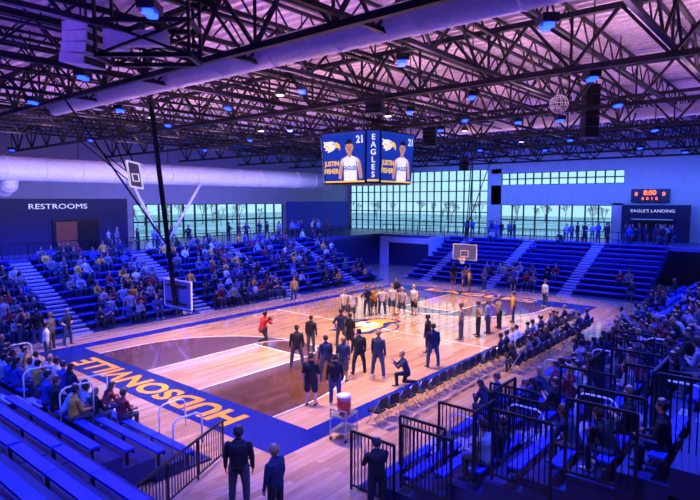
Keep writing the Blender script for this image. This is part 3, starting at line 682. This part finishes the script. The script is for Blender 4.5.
for i in range(12):
    court(458+i*5.5+random.uniform(-5,5),288+random.uniform(-6,5),random.choice(['stand','hips','player','walk','clap']),random.choice(['navy','black','royal blue','grey','white','gold']),200+random.uniform(-90,90),0,random.uniform(.93,1.05),'by far baseline')
court(262,339,'kneel','red',0,0,1.08,'holding camera')
kp=P(262,339,0); mb=MB(); mb.box((-.05,-.08,-.05),(.05,.08,.06),'black'); mb.tube([(.05,0,0),(.17,0,0)],.04,12,'black'); c=mb.obj('camera_body'); c.location=kp+V(.55,0,.95); top(c,'black photo camera held up by kneeling photographer','camera')
for (x,y),pose,c,a,sc in [((238,427),'stand','black',40,1.08),((275,445),'stand','navy',100,1.0),((377,438),'clap','black',60,.98)]:
    p=P(x,y,1.80*sc); o=put(pose,(p.x,p.y,0),math.radians(a),c,'at court corner',sc,0,G); o.scale=(sc*1.15,sc*1.2,sc)
for x,y,c,a in((22,345,'navy',-40),(38,345,'black',60),(52,349,'grey',120),(35,330,'black',-60),(68,345,'navy',-70),(47,362,'white',-20)):
    court(x,y,random.choice(['stand','hips']),c,a,0,1.0,'beside bleachers')
used={}
def seats(key,n,arange,rrange,gap=.6):
    base,th,rows=BANKS[key]; out=[];tries=0
    while len(out)<n and tries<n*40:
        tries+=1; r=random.randint(*rrange); k=round(random.uniform(*arange)/gap); a=k*gap
        if (key,r,k) in used or any(abs(a-x)<.95 for x in AIS[key]): continue
        p=bpt(key,a,r,.62); p.z=max(.06,p.z)
        if not inview(p+V(0,0,.8)): continue
        used[(key,r,k)]=1; out.append(p)
    return out
def fang(key):
    rise=(rotm(BANKS[key][1])@V(0,1,0)); return math.atan2(-rise.y,-rise.x)
SITP=['sit','sitlean','sitclap','sitback','sit','sitlean']
pal=['navy','black','white','grey','navy','royal blue','gold','light grey','maroon','pale blue','navy','black']
pdark=['navy','black','black','grey','navy','royal blue','maroon','light grey','navy','black']
def crowd(key,n,ar,rr,pl=pal):
    for p in seats(key,n,ar,rr):
        s=random.uniform(.95,1.06); o=put(random.choice(SITP),p,fang(key)+random.uniform(-.3,.3),random.choice(pl),'on bleachers',s,None,'spectators '+key); o.scale=(s,s*1.08,s)
crowd('across the court',56,(0.3,22),(0,6))
crowd('behind far basket',10,(9,14),(0,2)); crowd('behind far basket',8,(2.5,20),(0,9))
crowd('camera side',66,(22,35.5),(2,9),pdark)
crowd('camera side',6,(37.8,40),(2,7),pdark)
crowd('camera side',14,(1,25),(0,4),pdark)
crowd('camera side',5,(28,36),(0,4),pdark)
crowd('behind near basket',24,(3.0,12),(0,2)); crowd('behind near basket',6,(7,16),(0,3))
LOW={k:person(POSES[k],.032) for k in('sit','sitlean','sitclap','sitback')}
cm=MB()
for c in set(pal):
    M['crowd_'+c]=mat('crowd_'+c.replace(' ','_'),COLS[c],.8)
M['crowd_skin']=mat('crowd_skin',(.55,.31,.22),.6); M['crowd_pants']=mat('crowd_trousers',(.015,.025,.07),.8); M['crowd_hair']=mat('crowd_hair',(.05,.028,.015),.8)
for p in seats('across the court',180,(0.3,32),(0,9)):
    me,hr=LOW[random.choice(list(LOW))]; c=random.choice(pal); s=random.uniform(.9,1)
    mx=Matrix.Translation(p)@rotm(fang('across the court')+random.uniform(-.3,.3))@Matrix.Scale(s,4)
    k=len(cm.v); cm.v+=[tuple(mx@v.co) for v in me.vertices]
    mp={0:'crowd_skin',1:'crowd_'+c,2:'crowd_pants',3:'black',4:'black',5:'crowd_skin'}
    for f in me.polygons: cm.f.append([k+i for i in f.vertices]); cm.m.append(cm.mi(mp[f.material_index])); cm.smooth.append(True)
    h=hr[random.random()<.35]; k=len(cm.v); cm.v+=[tuple(mx@v.co) for v in h.vertices]
    for f in h.polygons: cm.f.append([k+i for i in f.vertices]); cm.m.append(cm.mi('crowd_hair')); cm.smooth.append(True)
o=cm.obj('crowd'); o['kind']='stuff'; top(o,'dense crowd of seated spectators filling far bleachers','crowd')
for i in range(24):
    put(random.choice(['stand','walk','hips','clap']),(random.uniform(20,45),random.uniform(39.2,41.5),ZC),random.uniform(-2.5,-.6),random.choice(pal),'on concourse',None,None,'people on the concourse')
for i in range(32):
    put(random.choice(['stand','walk','hips','clap']),(random.uniform(51.6,53.5),random.uniform(8,29),ZC),random.uniform(2.3,4),random.choice(pdark),'on concourse',None,None,'people on the concourse')
# ---------------------------------------------------------------- sideline chairs
def chair():
    e=mk('folding_chair',None,None,(14,10.6,0)); top(e,'black folding chair with padded seat at the sideline','chair','sideline chairs')
    b=MB(); b.box((-.22,-.2,.42),(.22,.22,.47),'black'); b.obj('seat',e)
    b=MB(); b.box((-.22,-.27,.60),(.22,-.235,.88),'padblue'); b.box((-.22,-.275,.58),(.22,-.27,.90),'black'); b.obj('backrest',e)
    for s in(-1,1):
        b=MB(); b.tube([(s*.23,-.27,.9),(s*.23,.25,.0)],.013,6,'steel'); b.obj('leg',e)
        b=MB(); b.tube([(s*.21,.12,.43),(s*.21,-.28,.0)],.013,6,'steel'); b.obj('leg',e)
    return e
ch=chair(); chs=[ch]
for i in range(1,32): chs.append(copy_thing(ch,(14+i*.60,10.6+random.uniform(-.06,.06),0),random.uniform(-.08,.08)))
for i,c in enumerate(chs):
    if i>14 and random.random()<.8: put(random.choice(['sit','sitlean','sitback']),(c.location.x,c.location.y+.0,-.01),math.pi/2+random.uniform(-.2,.2),random.choice(['navy','black','grey','black','white']),'on sideline chair',.97,0,'people on sideline chairs')
for i in range(15):
    c=copy_thing(ch,(22+i*.66,9.4,0)); 
    if random.random()<.75: put(random.choice(['sit','sitlean']),(c.location.x,c.location.y,-.01),math.pi/2+random.uniform(-.2,.2),random.choice(['navy','black','grey','black']),'on sideline chair',.97,0,'people on sideline chairs')
p=P(344,437,0)
def cart(p):
    e=mk('utility_cart',None,None,p,.2); top(e,'grey wheeled utility cart with two shelves beside the court','cart')
    b=MB(); b.box((-.38,-.28,.72),(.38,.28,.76),'steel'); b.obj('top_shelf',e)
    b=MB(); b.box((-.38,-.28,.25),(.38,.28,.29),'steel'); b.obj('lower_shelf',e)
    for x in(-.36,.36):
        for y in(-.26,.26):
            b=MB(); b.beam((x,y,.1),(x,y,.95 if x<0 else .76),.03,'steel'); b.obj('leg',e)
            b=MB(); b.tube([(x,y-.02,.05),(x,y+.02,.05)],.05,12,'black'); b.obj('wheel',e)
    b=MB(); b.beam((-.36,-.26,.95),(-.36,.26,.95),.03,'steel'); b.obj('handle',e)
cart(p)
e=mk('beverage_cooler',None,None,p+V(0,0,.762)); top(e,'red round drink cooler with white lid on cart','cooler')
b=MB(); b.tube([(0,0,0),(0,0,.25),(0,0,.5)],[.19,.21,.21],20,'red'); b.obj('body',e)
b=MB(); b.tube([(0,0,.5),(0,0,.56),(0,0,.58)],[.22,.22,.16],20,'white'); b.obj('lid',e)
b=MB(); b.tube([(-.2,0,.08),(-.26,0,.08),(-.26,0,.03)],.018,8,'white'); b.obj('spigot',e)
for s in(-1,1):
    b=MB(); b.tube([(0,s*.2,.36),(0,s*.26,.38),(0,s*.26,.44),(0,s*.2,.46)],.015,6,'white'); b.obj('handle',e)
w=D.worlds.new('world'); SC.world=w; w.use_nodes=True; bg=w.node_tree.nodes['Background']; bg.inputs['Color'].default_value=(.58,.84,1,1); bg.inputs['Strength'].default_value=1.3
print('people',cnt, 'objects',len(D.objects))
